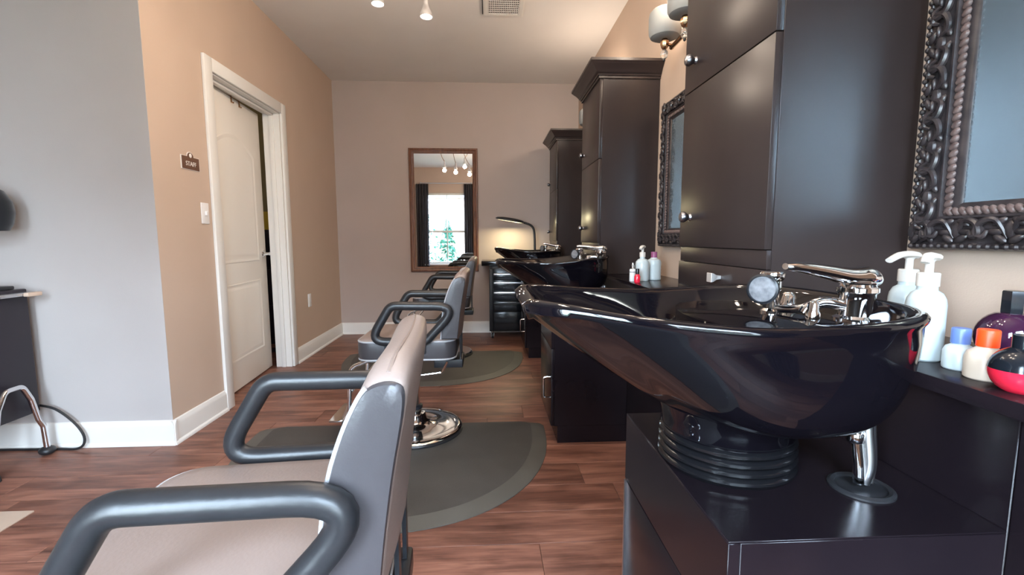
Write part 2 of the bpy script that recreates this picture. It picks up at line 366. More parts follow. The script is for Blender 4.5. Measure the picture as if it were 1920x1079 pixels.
# staff room seen through the gap
b = BM(); box(b, -3.6, -3.5, 2.51, YF, 0, H); box(b, -3.5, XL-.127, YF, YF+.1, 0, H)
struct('wall_staff_room', b, 'olive', 'olive wall of the staff room', smooth=False)
struct('floor_staff_room', bx(-3.5, XL-.127, 2.51, YF, -.05, -.001), 'dark', 'dark floor of the staff room')
t = thing('storage_cabinet', 'dark staff room cabinet glimpsed through the door gap', 'cabinet', (-2.2, 4.9, 0))
obj('body', bx(-.5, .4, -.2, .25, 0, 1.15, bev=.004), 'dark', t)
for k in range(3): obj('drawer', bx(-.48, .38, -.215, -.2, .06+.36*k, .40+.36*k, bev=.003), 'dark', t)
t = tag(obj('carton', bx(-2.42, -1.9, 4.75, 5.05, 1.15, 1.33, bev=.004), 'yellow'), 'yellow carton on the staff room cabinet behind the door', 'box')

# wall plates, sign
sg = thing('staff_sign', 'brown STAFF plaque with a small arched top left of the door', 'sign', (XL, 2.688, 1.474))
def plaque(k, d0, d1):
    b = BM(); out = [(-.076*k, -.034*k), (.076*k, -.034*k), (.076*k, .036*k), (.032*k, .036*k)]
    for i in range(11): t = PI*i/10; out.append((.026*k*math.cos(t), .036*k+.024*k*math.sin(t)))
    out += [(-.032*k, .036*k), (-.076*k, .036*k)]
    loft(b, [[V(d, yy, zz) for yy, zz in out] for d in (d0, d1)]); return b
obj('backing', plaque(1.05, .0005, .004), 'signwhite', sg, smooth=False); obj('plate', plaque(.97, .004, .006), 'sign', sg, smooth=False)
RX = Matrix(((0, 0, 1, 0), (1, 0, 0, 0), (0, 1, 0, 0), (0, 0, 0, 1)))
text_obj('lettering', 'STAFF', .034, 'signwhite', sg, Matrix.Translation((.0068, 0, -.004)) @ RX)
b = BM(); sphere(b, (.006, 0, .042), .012, 10, 6, (.2, 1, 1)); obj('emblem', b, 'signwhite', sg)
sw = thing('light_switch', 'white light switch plate between the sign and the door', 'switch', (XL, 2.788, 1.208))
obj('plate', bx(.0005, .006, -.036, .036, -.06, .06, bev=.003), 'switch', sw); obj('toggle', bx(.006, .018, -.006, .006, -.012, .012, bev=.002), 'switch', sw)
ot = thing('wall_outlet', 'white outlet plate low on the tan wall past the door', 'outlet', (XL, 4.275, .50))
obj('plate', bx(.0005, .006, -.036, .036, -.06, .06, bev=.003), 'switch', ot)
for s in (-1, 1): obj('socket', bx(.006, .008, -.016, .016, s*.026-.014, s*.026+.014, bev=.001), 'white', ot)

# windows behind the camera (seen in the walnut mirror and in the gloss)
def window(name, x0, x1, label, slats=22, loc=None, rz=0):
    wn = thing(name, label, None, loc or (x0, YB, WZ0), rz, kind='structure'); w, h = x1-x0, WZ1-WZ0
    b = BM(); t = .05
    box(b, 0, t, -.1, -.03, 0, h); box(b, w-t, w, -.1, -.03, 0, h); box(b, t, w-t, -.1, -.03, 0, t); box(b, t, w-t, -.1, -.03, h-t, h)
    obj('frame', b, 'white', wn, smooth=False)
    obj('meeting_rail', bx(t, w-t, -.09, -.04, h*.46-.025, h*.46+.025), 'white', wn, smooth=False)
    for z0, z1 in ((t, h*.46-.025), (h*.46+.025, h-t)):
        obj('muntin', bx(w/2-.014, w/2+.014, -.075, -.055, z0, z1), 'white', wn, smooth=False)
    for z0, z1 in ((t, h*.46-.025), (h*.46+.025, h-t)):
        obj('pane', bx(t, w-t, -.067, -.063, z0, z1), 'glass', wn, smooth=False)
    obj('sill', bx(-.06, w+.06, -.03, .05, -.03, 0, bev=.005), 'white', wn)
    b = BM(); tl = .004 if slats < 30 else .0105
    for k in range(slats):
        z = h-t-.03-k*.034; v = [b.verts.new(p) for p in ((t, -.025, z+tl), (w-t, -.025, z+tl), (w-t, -.003, z-tl), (t, -.003, z-tl))]; b.faces.new(v)
    tag(obj('blind_slats', b, 'white', wn, smooth=False), kind='stuff')
    return wn
window('window_1', *W[0], 'white sash window with half drawn blinds behind the camera')
window('window_2', *W[1], 'second sash window right behind the camera', 44)  # unseen full blind added here, slats tilted to cut the daylight
def curtain(x0, x1, z0, z1, ph):
    b = BM(); n = 60; rings = []
    for zz, amp in ((z0, .03), (z0+.5, .028), (z1-.1, .02), (z1, .018)):
        rings.append([V(x0+(x1-x0)*i/n, YB+.07+amp*math.sin(ph+i/n*PI*9), zz) for i in range(n+1)])
    R = loft(b, rings, closed=False); geo = bmesh.ops.solidify(b, geom=b.faces[:], thickness=.006); return b
GR = 'curtains of the window wall'
for i, (x0, x1) in enumerate(W):
    q = ['window mirrored in the walnut frame', 'window right behind the camera'][i]
    if i == 0: tag(obj('curtain', curtain(x0-.22, x0+.07, .02, 2.33, i), 'curtain'), 'dark grey pleated curtain left of the '+q, 'curtain', GR)
    tag(obj('curtain', curtain(x1-.07, x1+(.17 if i == 0 else .2), .02, 2.33, i+2), 'curtain'), 'dark grey pleated curtain right of the '+q, 'curtain', GR)
    rd = thing('curtain_rod', 'steel curtain rod over the '+q, 'curtain rod', ((x0+x1)/2, YB+.07, 2.35), group='curtain rods')
    b = BM(); tube(b, [(-.58, 0, 0), (.58, 0, 0)], .012, 10); obj('rod', b, 'steel', rd)
    for s in (-1, 1):
        b = BM(); sphere(b, (s*.592, 0, 0), .022, 12, 8); obj('finial', b, 'steel', rd)
        b = BM(); tube(b, [(s*.5, -.07, -.01), (s*.5, 0, -.01)], .007, 8); obj('bracket', b, 'steel', rd)
# outside
struct('ground_outside', bx(-12, 6, -12, YG, -.35, -.3), 'lawn', 'lawn outside the window')
hs = thing('house', 'tan neighbouring house seen through the window in the mirror', 'house', (-1.2, -9, -.3))
obj('wall', bx(-1.0, 3.5, -3, 0, 0, 3.0), 'siding', hs, smooth=False)
b = BM(); loft(b, [[V(-1.3, .3, 3.0), V(-1.3, -3.3, 3.0), V(-1.3, -1.5, 4.4)], [V(3.8, .3, 3.0), V(3.8, -3.3, 3.0), V(3.8, -1.5, 4.4)]]); obj('roof', b, 'dark', hs, smooth=False)
def shrub(x, y, h, r, label):
    t = thing('evergreen_shrub', label, 'shrub', (x, y, -.3), group='shrubs outside the window'); b = BM(); tube(b, [(0, 0, 0), (0, 0, h*.8)], [.05, .015], 8); obj('trunk', b, 'bark', t)
    b = BM()
    for k in range(420):
        zz = .12*h+(h*.88)*random.random()**1.1; rr = r*(1-(zz/h)**1.4)*math.sqrt(random.random()); a = random.random()*2*PI
        c = V(rr*math.cos(a), rr*math.sin(a), zz); d = V(random.gauss(0, 1), random.gauss(0, 1), random.gauss(0, .7)).normalized()*.07; e = d.orthogonal().normalized()*.045
        b.faces.new([b.verts.new(c-d), b.verts.new(c+e), b.verts.new(c+d), b.verts.new(c-e)])
    tag(obj('foliage', b, 'leaf', t, smooth=False), kind='stuff')
shrub(-1.15, -3.0, 1.9, .5, 'conical evergreen shrub outside the window, centre of the panes'); shrub(-2.0, -4.2, 2.5, .9, 'tall bushy evergreen shrub outside, beyond the conical one')
shrub(-.1, -4.0, 1.3, .6, 'low round shrub outside the window near the tan house')

# ------------------------------------------------------------------ wash units along the right wall
ZL = .845; XK = .712
kn = thing('knee_wall', 'low dark panelled wall behind the shampoo bowls', None, (0, 0, 0), kind='structure')
kn.name = 'trim_1'
edges = [YE+.02, .56, 1.30, 2.285, 3.02, 3.995, 4.75, YF]
for a, c in zip(edges[:-1], edges[1:]):
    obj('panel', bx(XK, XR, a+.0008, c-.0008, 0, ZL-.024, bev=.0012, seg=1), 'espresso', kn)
ld = tag(obj('ledge_shelf', bx(.688, XR, YE+.02, YF, ZL-.024, ZL, bev=.002), 'espresso'), 'long dark ledge shelf on top of the low wall, carrying the bottles', 'shelf')

def base_cabinet(y0, label, strip=False):
    t = thing('base_cabinet', label, 'cabinet', (0, y0, 0), group='base cabinets under the shampoo bowls'); X0 = .317; D = .456
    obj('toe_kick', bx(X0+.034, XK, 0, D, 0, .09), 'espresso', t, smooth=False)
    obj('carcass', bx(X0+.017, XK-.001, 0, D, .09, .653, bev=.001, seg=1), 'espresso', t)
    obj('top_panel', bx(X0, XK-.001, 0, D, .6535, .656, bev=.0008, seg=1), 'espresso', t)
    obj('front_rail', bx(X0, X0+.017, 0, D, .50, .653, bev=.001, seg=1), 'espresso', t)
    d = obj('door', bx(X0, X0+.017, .001, D-.001, .092, .497, bev=.0015), 'espresso', t)
    b = BM(); tube(b, fillet([(X0, .03, .235), (X0-.035, .03, .235), (X0-.035, .03, .345), (X0, .03, .345)], .012), .0045, 8)
    obj('handle', b, 'chrome', d) if not strip else obj('edge_strip', bx(X0-.004, X0, D-.014, D-.006, .1, .5), 'steel', d)
    b = BM(); lathe(b, [(.046, .0), (.046, .003), (.041, .006), (.036, .004), (.036, .0005), (0, .0004)], (.6, .119, .656), 28); obj('hose_grommet', b, 'rubber', t)
    return t
base_cabinet(.56, 'dark base cabinet under the nearest shampoo bowl', True)
base_cabinet(2.285, 'dark base cabinet under the middle shampoo bowl'); base_cabinet(3.995, 'dark base cabinet under the farthest shampoo bowl')

def crown_loft(prof, x0, x1, y0, y1):
    """moulding round three sides of a cabinet top: near side, front, far side"""
    b = BM(); rings = []
    for px, py, sx, sy in ((x1, y0, 0, -1), (x0, y0, -1, -1), (x0, y1, -1, 1), (x1, y1, 0, 1)):
        rings.append([V(px+sx*d, py+sy*d, z) for d, z in prof])
    loft(b, rings, True, True, True); return b
def knob(bm, x, y, z, r=.017):
    lathe(bm, [(.012, 0), (.009, .006), (r*.75, .012), (r, .018), (r*1.02, .024), (r*.8, .031), (r*.4, .034), (0, .0345)], (x, y, z), 20, (-1, 0, 0)); return bm
def tower(y0, label):
    t = thing('tower_cabinet', label, 'cabinet', (0, y0, ZL), group='tower cabinets between the bowls'); X0 = .645; D = .485; top = 1.966-ZL
    obj('carcass', bx(X0+.018, XR-.001, 0, D, 0.001, top, bev=.001, seg=1), 'espresso_lit', t)
    d = obj('door', bx(X0, X0+.018, .001, D-.001, 1.5205-ZL, top, bev=.0015), 'espresso_lit', t); b = BM(); knob(b, X0, .41, 1.605-ZL); obj('knob', b, 'pewter', d)
    d = obj('door', bx(X0, X0+.018, .001, D-.001, 1.032-ZL, 1.5175-ZL, bev=.0015), 'espresso_lit', t); b = BM(); knob(b, X0, .41, 1.126-ZL); obj('knob', b, 'pewter', d)
    obj('rail', bx(X0+.006, X0+.018, .0, D, .985-ZL, 1.03-ZL, bev=.001), 'espresso_lit', t)
    d = obj('drawer', bx(X0, X0+.018, .001, D-.001, .905-ZL, .983-ZL, bev=.0015), 'espresso_lit', t)
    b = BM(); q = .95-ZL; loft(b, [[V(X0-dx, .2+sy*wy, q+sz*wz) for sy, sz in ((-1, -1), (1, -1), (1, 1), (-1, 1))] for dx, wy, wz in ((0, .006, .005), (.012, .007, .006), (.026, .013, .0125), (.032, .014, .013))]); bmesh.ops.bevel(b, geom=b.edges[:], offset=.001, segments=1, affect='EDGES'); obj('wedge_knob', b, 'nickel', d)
    obj('drawer', bx(X0, X0+.018, .001, D-.001, .004, .903-ZL, bev=.0015), 'espresso_lit', t)
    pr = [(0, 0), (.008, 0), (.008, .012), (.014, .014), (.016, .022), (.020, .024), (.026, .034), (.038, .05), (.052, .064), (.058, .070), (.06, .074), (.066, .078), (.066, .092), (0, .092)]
    obj('crown_moulding', crown_loft([(d_, z+top) for d_, z in pr], X0, XR-.001, 0, D), 'espresso_lit', t)
    obj('top_board', bx(X0, XR-.001, 0, D, top, top+.08), 'espresso_lit', t, smooth=False)
    return t
tower(1.05, 'nearest dark tower cabinet, cut off by the top of the photo')
tower(2.712, 'middle dark tower cabinet with crown moulding beside the carved mirror'); tower(4.382, 'farthest dark tower cabinet with crown moulding near the end wall')

# ------------------------------------------------------------------ shampoo bowls
def sstep(a, b, x): t = min(1, max(0, (x-a)/(b-a))); return t*t*(3-2*t)
def bowl_outline(n=112):
    half = [(-.352, 0), (-.36, .05), (-.368, .098), (-.352, .128), (-.30, .158), (-.22, .196), (-.12, .228), (0, .243), (.09, .24), (.16, .205), (.205, .14), (.222, .07), (.226, 0)]
    pts = [(x, y, 0) for x, y in half] + [(x, -y, 0) for x, y in half[-2:0:-1]]
    c = catmull(pts, 14, True); L = [0]
    for i in range(len(c)): L.append(L[-1]+(c[(i+1) % len(c)]-c[i]).length)
    out = []; j = 0
    for k in range(n):
        s = L[-1]*k/n
        while L[j+1] < s: j += 1
        t = (s-L[j])/(L[j+1]-L[j]); out.append(c[j].lerp(c[(j+1) % len(c)], t))
    return out
OUT = bowl_outline()
def rim_z(x, y):
    f = sstep(-.22, -.37, x)
    return   .941+.012*f-.030*sstep(-.24, -.34, x)*math.exp(-(y/.055)**2)-.012*sstep(-.3, -.05, x)*sstep(.2, -.1, x)+.012
def shampoo_bowl(yc, tilt, label):
    t = thing('shampoo_bowl', label, 'shampoo bowl', (.43, yc, .6565), group='black pedestal shampoo bowls')
    R = Matrix.Rotation(tilt, 4, 'Y'); P0 = V(0, 0, .09)
    T = Matrix.Translation(P0) @ R @ Matrix.Translation(-P0) @ Matrix.Translation((0, 0, -.656))
    def fin(b): bmesh.ops.transform(b, matrix=T, verts=b.verts); return b
    n = len(OUT); rings = []
    def nor(i):
        d = OUT[(i+1) % n]-OUT[i-1]; return V(d.y, -d.x, 0).normalized()
    sgn = 1 if nor(n//2).x > 0 else -1
    N = [nor(i)*sgn for i in range(n)]
    zb, r0 = .768, .118
    for s in [k/14 for k in range(15)]:
        ring = []
        for i, o in enumerate(OUT):
            front = sstep(.02, -.3, o.x); a = math.atan2(o.y, o.x)
            bt = V(r0*math.cos(a), r0*math.sin(a), 0); zr = rim_z(o.x, o.y)-.014
            g = (1-front)*math.sin(PI/2*s)**.60+front*s**.92
            h = (1-front)*(1-math.cos(PI/2*s))**1.15+front*s**1.05
            q = bt.lerp(V(o.x, o.y, 0), g); ring.append(V(q.x, q.y, zb+(zr-zb)*h))
        rings.append(ring)
    for off, dz in ((.004, -.008), (.005, -.002), (.001, .003), (-.006, .004), (-.014, .001), (-.018, -.006)):
        rings.append([V(o.x+N[i].x*off*(1+1.3*sstep(-.25, -.35, o.x)*(off > 0)), o.y+N[i].y*off, rim_z(o.x, o.y)+dz*(1+1.0*sstep(-.25, -.35, o.x)*(dz < 0)*(off > 0))) for i, o in enumerate(OUT)])
    c0 = V(-.07, 0, 0)
    for k in range(1, 15):
        rho = 1-k/15
        ring = []
        for i, o in enumerate(OUT):
            e = V(o.x-N[i].x*.019, o.y-N[i].y*.019, 0); q = c0+(e-c0)*rho
            front = sstep(0, -.3, o.x)
            d = .128*((1-rho**(2.6-1.2*front)))
            ring.append(V(q.x, q.y, (rim_z(o.x, o.y)-.012)*rho+.93*(1-rho)-d))
        rings.append(ring)
    b = BM(); loft(b, rings); obj('basin', fin(b), 'bowl', t, ang=60)
    # deck for the taps
    poly = []
    for o, nn in zip(OUT, N):
        if o.x > .06: poly.append((o.x-nn.x*.034, o.y-nn.y*.034))
    ys = max(p[1] for p in poly); st = [p for p in poly]
    k0 = max(range(len(poly)), key=lambda i: poly[i][1]); 
    st = sorted(poly, key=lambda p: math.atan2(p[1], p[0]-.06))
    arc = [(.06-.135*math.sin(PI*j/20), ys*math.cos(PI*j/20)) for j in range(1, 20)]
    b = BM(); prism(b, st+arc, .855, .921, bev=.006, seg=3); obj('tap_deck', fin(b), 'bowl', t)
    # drain
    b = BM(); lathe(b, [(.03, 0), (.03, .006), (.022, .007), (.018, .003), (0, .003)], (-.1, 0, .801), 20); obj('drain', fin(b), 'chrome', t)
    # collar and ribbed base ring
    b = BM(); lathe(b, [(.108, .715), (.112, .722), (.113, .74), (.117, .755), (.122, .768), (.10, .79)], (0, 0, 0), 40); bmesh.ops.transform(b, matrix=Matrix.Translation((0, 0, -.656)), verts=b.verts); obj('neck', b, 'bowl', t)
    pr = [(.110, 0)]
    for k in range(4):
        z = .004+k*.015; pr += [(.113-.0004*k, z), (.1165-.0005*k, z+.004), (.1165-.0005*k, z+.008), (.113-.0004*k, z+.012), (.1085-.0004*k, z+.0135)]
    pr += [(.113, .066), (.110, .069), (.09, .069)]
    b = BM(); lathe(b, pr, (0, 0, 0), 44); obj('ribbed_base_ring', b, 'ring', t)
    # faucet with lever
    fx, fy = .19, -.05
    b = BM(); lathe(b, [(.034, .921), (.034, .925), (.027, .929), (.0255, .955), (.027, .966), (.030, .969), (.030, .976), (.0265, .978), (.025, .982)], (fx, fy, 0), 28)
    f = obj('faucet', fin(b), 'chrome', t)
    b = BM(); pts = catmull([(fx+.03, fy, .984), (fx+.012, fy, .994), (fx-.02, fy, .995), (fx-.06, fy, 1.003), (fx-.10, fy, 1.010), (fx-.128, fy, 1.012)], 5)
    rr = [.012+.016*math.sin(PI*min(1, i/12))**.6 if i < 8 else .028-(i-8)*.0012 for i in range(len(pts))]
    rr = []
    for i in range(len(pts)):
        q = i/(len(pts)-1); rr.append(.014+.014*math.sin(PI*min(q/.55, 1)) if q < .28 else .028*(1-q)**.9+.0075*q**.5+.001)
    tube(b, pts, rr, 16, sc=(.62, 1)); obj('lever', fin(b), 'chrome', f)
    b = BM(); tube(b, catmull([(fx-.02, fy, .945), (fx-.05, fy+.01, .95), (fx-.07, fy+.02, .938), (fx-.075, fy+.022, .93)], 5), .010, 12); obj('spout', fin(b), 'chrome', f)
    # hand sprayer resting in its holder
    hx, hy = .092, .03
    b = BM(); lathe(b, [(.018, .921), (.018, .926), (.013, .93), (.012, .96), (.016, .965), (.016, .98), (.02, .985), (.021, .994), (.019, .998), (0, .999)], (hx, hy, 0), 20)
    sp = obj('hand_sprayer', fin(b), 'chrome', t)
    ax = V(-1, -.8, .12).normalized(); c = V(hx-.016, hy-.012, .966)
    b = BM(); lathe(b, [(.012, -.01), (.018, .0), (.025, .012), (.027, .02), (.027, .026), (.0235, .028), (.0225, .024)], tuple(c), 24, tuple(ax)); obj('sprayer_head', fin(b), 'black', sp)
    b = BM(); lathe(b, [(.0225, .022), (.0225, .0245), (.012, .026), (0, .0262)], tuple(c), 24, tuple(ax)); obj('spray_face', fin(b), 'sprayface', sp)
    b = BM(); tube(b, catmull([(hx+.004, hy-.01, .93), (hx+.02, hy-.05, .936), (hx+.04, hy-.055, .945), (hx+.06, hy-.03, .94), (hx+.07, hy-.01, .924)], 6), .0075, 10); obj('sprayer_hose', fin(b), 'chrome', sp)
    for (cx, cy, r_) in ((hx+.055, hy+.03, .014), (hx+.03, hy-.07, .012), (.165, .09, .015)):
        b = BM(); lathe(b, [(r_, .92), (r_, .932), (r_*.8, .936), (r_*.75, .948), (r_*.5, .952), (0, .953)], (cx, cy, 0), 16); obj('fitting', fin(b), 'chrome', t)
    # supply hoses under the bowl
    for k, (dx, dy, m_, r_) in enumerate(((0, 0, 'chrome', .0085), (.016, -.004, 'steel', .009), (.03, .006, 'steel', .0075))):
        b = BM(); pts = catmull([(.158+dx, -.10+dy, .15), (.160+dx, -.105+dy, .09), (.164+dx*.9, -.11+dy, .04), (.166+dx*.5, -.111, .0085)], 8); tube(b, pts, r_, 10)
        if k == 0: lathe(b, [(.012, .075), (.0135, .077), (.0135, .09), (.012, .092)], (.160, -.104, 0), 8)
        obj('supply_hose', b, m_, t)
    return t
shampoo_bowl(.79, math.radians(0), 'nearest glossy black shampoo bowl with lever faucet, large on the right')
shampoo_bowl(2.515, math.radians(-3.6), 'middle glossy black shampoo bowl behind the nearest one')
shampoo_bowl(4.22, math.radians(1.6), 'farthest glossy black shampoo bowl near the desk lamp')

# ------------------------------------------------------------------ carved and plain mirrors
def carved_mirror(y0, y1, z0, z1, label):
    t = thing('carved_mirror', label, 'mirror', (XR, (y0+y1)/2, z0), group='carved mirrors over the bowls'); w, h = (y1-y0)/2, z1-z0; FW = .098
    prof = [(0, 0), (0, .022), (.004, .030), (.010, .032), (.014, .027), (.018, .026), (.045, .036), (.062, .030), (.066, .034), (.070, .034), (.072, .026), (.088, .020), (.098, .012), (.098, 0)]
    b = BM(); rings = []
    for cy, cz, sy, sz in ((-w, 0, 1, 1), (w, 0, -1, 1), (w, h, -1, -1), (-w, h, 1, -1)):
        rings.append([V(-.001-d, cy+sy*o, cz+sz*o) for o, d in prof])
    loft(b, rings, True, loop=True); obj('frame', b, 'carved', t)
    obj('glass', bx(-.013, -.006, -w+FW-.004, w-FW+.004, FW-.004, h-FW+.004), 'mirror_tinted', t, smooth=False)
    sides = [(V(0, -w, 0), V(0, 1, 0), V(0, 0, 1), 2*w), (V(0, w, 0), V(0, 0, 1), V(0, -1, 0), h), (V(0, w, h), V(0, -1, 0), V(0, 0, -1), 2*w), (V(0, -w, h), V(0, 0, -1), V(0, 1, 0), h)]
    rope, carv, bead = BM(), BM(), BM()
    for org, d, ins, Ls in sides:
        k = int((Ls-.15)/.0145)
        for i in range(k):
            s = .075+(Ls-.15)*(i+.5)/k; c = org+d*s+ins*.080+V(-.026, 0, 0)
            ax = (d*.75+ins*.85).normalized(); rot = ax.to_track_quat('X', 'Z').to_matrix(); sphere(rope, c, .0075, 8, 6, (1.45, .78, .95), rot)
        k = int(Ls/.016)
        for i in range(k):
            c = org+d*(Ls*(i+.5)/k)+ins*.008+V(-.032, 0, 0); sphere(bead, c, .0058, 7, 5, (1, 1.1, 1.1))
        m = max(3, round((Ls-.02)/.105)); st = (Ls-.02)/m
        for i in range(m):
            b0 = org+d*(.01+st*(i+.5))+ins*.041
            def pt(a, e, hh): return b0+d*a*st+ins*e+V(-hh, 0, 0)
            # acanthus scroll: two opposing C-scrolls, a central leaf and a shell
            for sg_ in (1, -1):
                q = catmull([pt(-.46*sg_, -.016, .034), pt(-.30*sg_, .018, .042), pt(-.05*sg_, .014, .044), pt(.03*sg_, -.006, .044), pt(-.10*sg_, -.013, .044), pt(-.17*sg_, -.001, .043)], 5)
                tube(carv, q, [.0028+.0038*math.sin(PI*(j+.5)/len(q)) for j in range(len(q))], 7)
                for lf, (a_, e_) in enumerate(((.34, .015), (.28, -.004), (.36, -.017))):
                    ang = (.5-lf*.5); dv = (d*sg_*math.cos(ang)+ins*math.sin(ang)*1.0).normalized(); rot = dv.to_track_quat('X', 'Z').to_matrix(); sphere(carv, pt(a_*sg_, e_, .038), .0125, 8, 6, (1.1, .42, .55), rot)
            sphere(carv, pt(0, .0, .040), .0085, 8, 6, (1, 1, 1))
            sphere(carv, pt(.47, 0, .036), .012, 8, 6, (.6, .8, 1.5))
    tag(obj('rope_trim', rope, 'carved_tip', t), kind='stuff'); tag(obj('carving', carv, 'carved', t), kind='stuff'); tag(obj('beading', bead, 'carved', t), kind='stuff')
    return t
carved_mirror(.40, 1.017, 1.033, 1.80, 'dark carved framed mirror at the right edge above the nearest bowl')
carved_mirror(1.98, 2.585, 1.013, 1.783, 'dark carved framed mirror half hidden between the nearest and middle tower cabinets')

wm = thing('wall_mirror', 'tall mirror in a plain walnut frame on the far end wall', 'mirror', (-.48, YF, .693)); w_, h_ = .372, 1.336
pf = [(0, 0), (0, .02), (.006, .026), (.014, .026), (.02, .02), (.034, .016), (.04, .02), (.048, .018), (.056, .008), (.056, 0)]
b = BM(); rings = []
for cx, cz, sx, sz in ((-w_, 0, 1, 1), (w_, 0, -1, 1), (w_, h_, -1, -1), (-w_, h_, 1, -1)): rings.append([V(cx+sx*o, -.001-d, cz+sz*o) for o, d in pf])
loft(b, rings, True, loop=True); obj('frame', b, 'walnut', wm)
obj('glass', bx(-w_+.053, w_-.053, -.009, -.004, .053, h_-.053), 'mirror', wm, smooth=False)

# ------------------------------------------------------------------ salon chairs
def salon_chair():
    t = thing('salon_chair', 'x', 'chair', (0, 0, 0), group='salon chairs facing away from the bowls')
    # base
    b = BM(); lathe(b, [(.262, 0), (.262, .008), (.25, .01)], (0, 0, 0), 56); g = obj('base_gasket', b, 'rubber', t)
    b = BM(); lathe(b, [(.255, .009), (.257, .018), (.25, .026), (.238, .029), (.20, .027), (.13, .031), (.085, .043), (.066, .060), (.06, .09), (.056, .096), (.04, .098)], (0, 0, 0), 56); obj('base_plate', b, 'chrome', t)
    b = BM(); lathe(b, [(.036, .096), (.036, .12), (.031, .124), (.031, .40), (.0, .40)], (0, 0, 0), 28); obj('column', b, 'chrome', t)
    b = BM(); lathe(b, [(.04, .118), (.044, .122), (.044, .136), (.036, .142)], (0, 0, 0), 24); obj('column_ring', b, 'black', t)
    # under-frame
    b = bx(-.15, .20, -.12, .12, .415, .438, bev=.003); box(b, .12, .272, -.085, .085, .365, .41, bev=.006); obj('under_frame', b, 'black', t)
    b = BM()
    for s in (-.06, .06): box(b, .255, .263, s-.015, s+.015, .38, .62)
    obj('back_bracket', b, 'black', t)
    b = BM(); tube(b, fillet([(.20, -.2, .43), (.175, -.2, .375), (.05, -.2, .36), (0, -.06, .37)], .02), .006, 8); obj('recline_lever', b, 'chrome', t)
    # seat
    pl = rrect(-.245, .245, -.225, .225, .07, 8)
    b = BM(); rings = []
    def sc(k, z, dome=0): return [V(x*k[0], y*k[1], z) for x, y in pl]
    for k, z in (((.94, .93), .438), ((.985, .985), .445), ((1, 1), .456), ((1.004, 1.004), .49), ((1, 1), .525), ((.985, .985), .538)): rings.append(sc(k, z))
    loft(b, rings); seat = obj('seat', b, 'vinyl_side', t)
    b = BM(); rings = []
    for k, z in ((.985, .536), (.97, .543), (.93, .549), (.8, .554), (.5, .557), (.2, .558)): rings.append(sc((k, k), z))
    loft(b, rings); obj('seat_top', b, 'vinyl', seat)
    for z, k in ((.537, .988), (.447, .988)):
        b = BM(); tube(b, sc((k, k), z), .005, 8, closed=True); obj('piping', b, 'piping', seat)
    # backrest
    pf = [(.172, .548), (.176, .60), (.182, .67), (.193, .74), (.211, .80), (.230, .845), (.248, .874), (.272, .884), (.290, .881), (.299, .868), (.296, .83), (.280, .74), (.266, .64), (.256, .548)]
    pf = [(p.x, p.y) for p in catmull([(x, z, 0) for x, z in pf], 3)]
    cx, cz = .24, .71
    def prof(k, y, yy):
        out = []
        for x, z in pf:
            zz = .548+(z-.548)*(1-.07*abs(yy)**7); xx = x-.02*(1-yy*yy)*(1 if x > cx else .6)*0
            bow = .012*(1-yy*yy)
            out.append(V(cx+(xx-cx)*k+bow, y, cz+(zz-cz)*(1-(1-k)*.45)))
        return out
    b = BM(); rings = []
    for y, k in ((-.226, .95), (-.222, .985), (-.21, 1), (-.17, 1), (-.1, 1), (0, 1), (.1, 1), (.17, 1), (.21, 1), (.222, .985), (.226, .95)): rings.append(prof(k, y, y/.226))
    loft(b, rings); back = obj('backrest', b, 'vinyl', t)
    for s in (-1, 1):
        b = BM(); rings = [prof(.965, s*.2225, s), prof(.955, s*.228, s), prof(.9, s*.232, s), prof(.6, s*.234, s), prof(.2, s*.2345, s)]
        loft(b, rings, True, False, True); obj('side_panel', b, 'vinyl_side', back)
        b = BM(); q = prof(.972, s*.226, s)[:19]; tube(b, q, .0042, 8); obj('piping', b, 'piping', back)
    b = BM(); tube(b, [(.275+.012*(1-(y/.215)**2), y, .8835-.347*.07*abs(y/.226)**7) for y in [-.215+.43*i/16 for i in range(17)]], .003, 6); obj('top_seam', b, 'vinyl', back)
    # arms
    for s in (-1, 1):
        b = BM(); y = s*.25
        tube(b, fillet([(-.062, y, .722), (.262, y, .716), (.105, y, .546), (-.168, y, .546)], .05, 9, True), .0215, 16, closed=True)
        a = obj('armrest', b, 'arm', t)
        b = BM(); lathe(b, [(.009, 0), (.009, .028)], (-.06, s*.222, .515), 10, (0, s, 0)); lathe(b, [(.009, 0), (.009, .03)], (.06, s*.222, .515), 10, (0, s, 0)); 
        box(b, -.1, .1, s*.236-.004, s*.236+.004, .48, .535, bev=.002); obj('mounting_plate', b, 'black', a)
    # footrest
    b = BM(); pts = []
    for s in (-1, 1):
        tube(b, fillet([(-.08, s*.17, .43), (-.20, s*.17, .432), (-.285, s*.17, .40), (-.30, s*.17, .17)], .05), .0105, 10)
        tube(b, [(-.15, s*.165, .43), (-.298, s*.165, .26)], .006, 8)
    tube(b, fillet([(-.30, -.17, .17), (-.34, -.17, .10), (-.34, .17, .10), (-.30, .17, .17)], .04), .0105, 10)
    fr = obj('footrest', b, 'chrome', t)
    obj('foot_plate', bx(-.42, -.335, -.13, .13, .098, .108, bev=.003), 'chrome', fr)
    return t
ch = salon_chair(); ch.location = (-.425, .8, 0); ch.rotation_euler = (0, 0, math.radians(4.5)); ch['label'] = 'nearest brown salon chair with black tube arms, cut by the bottom edge'
dup(ch, (-.41, 2.47, 0), 'middle brown salon chair with its chrome disc base on the grey mat', 0)
dup(ch, (-.41, 4.15, 0), 'farthest brown salon chair in front of the walnut mirror', 0)
for o in bpy.data.objects:
    if o.name.startswith('salon_chair'): o.location.z = .016

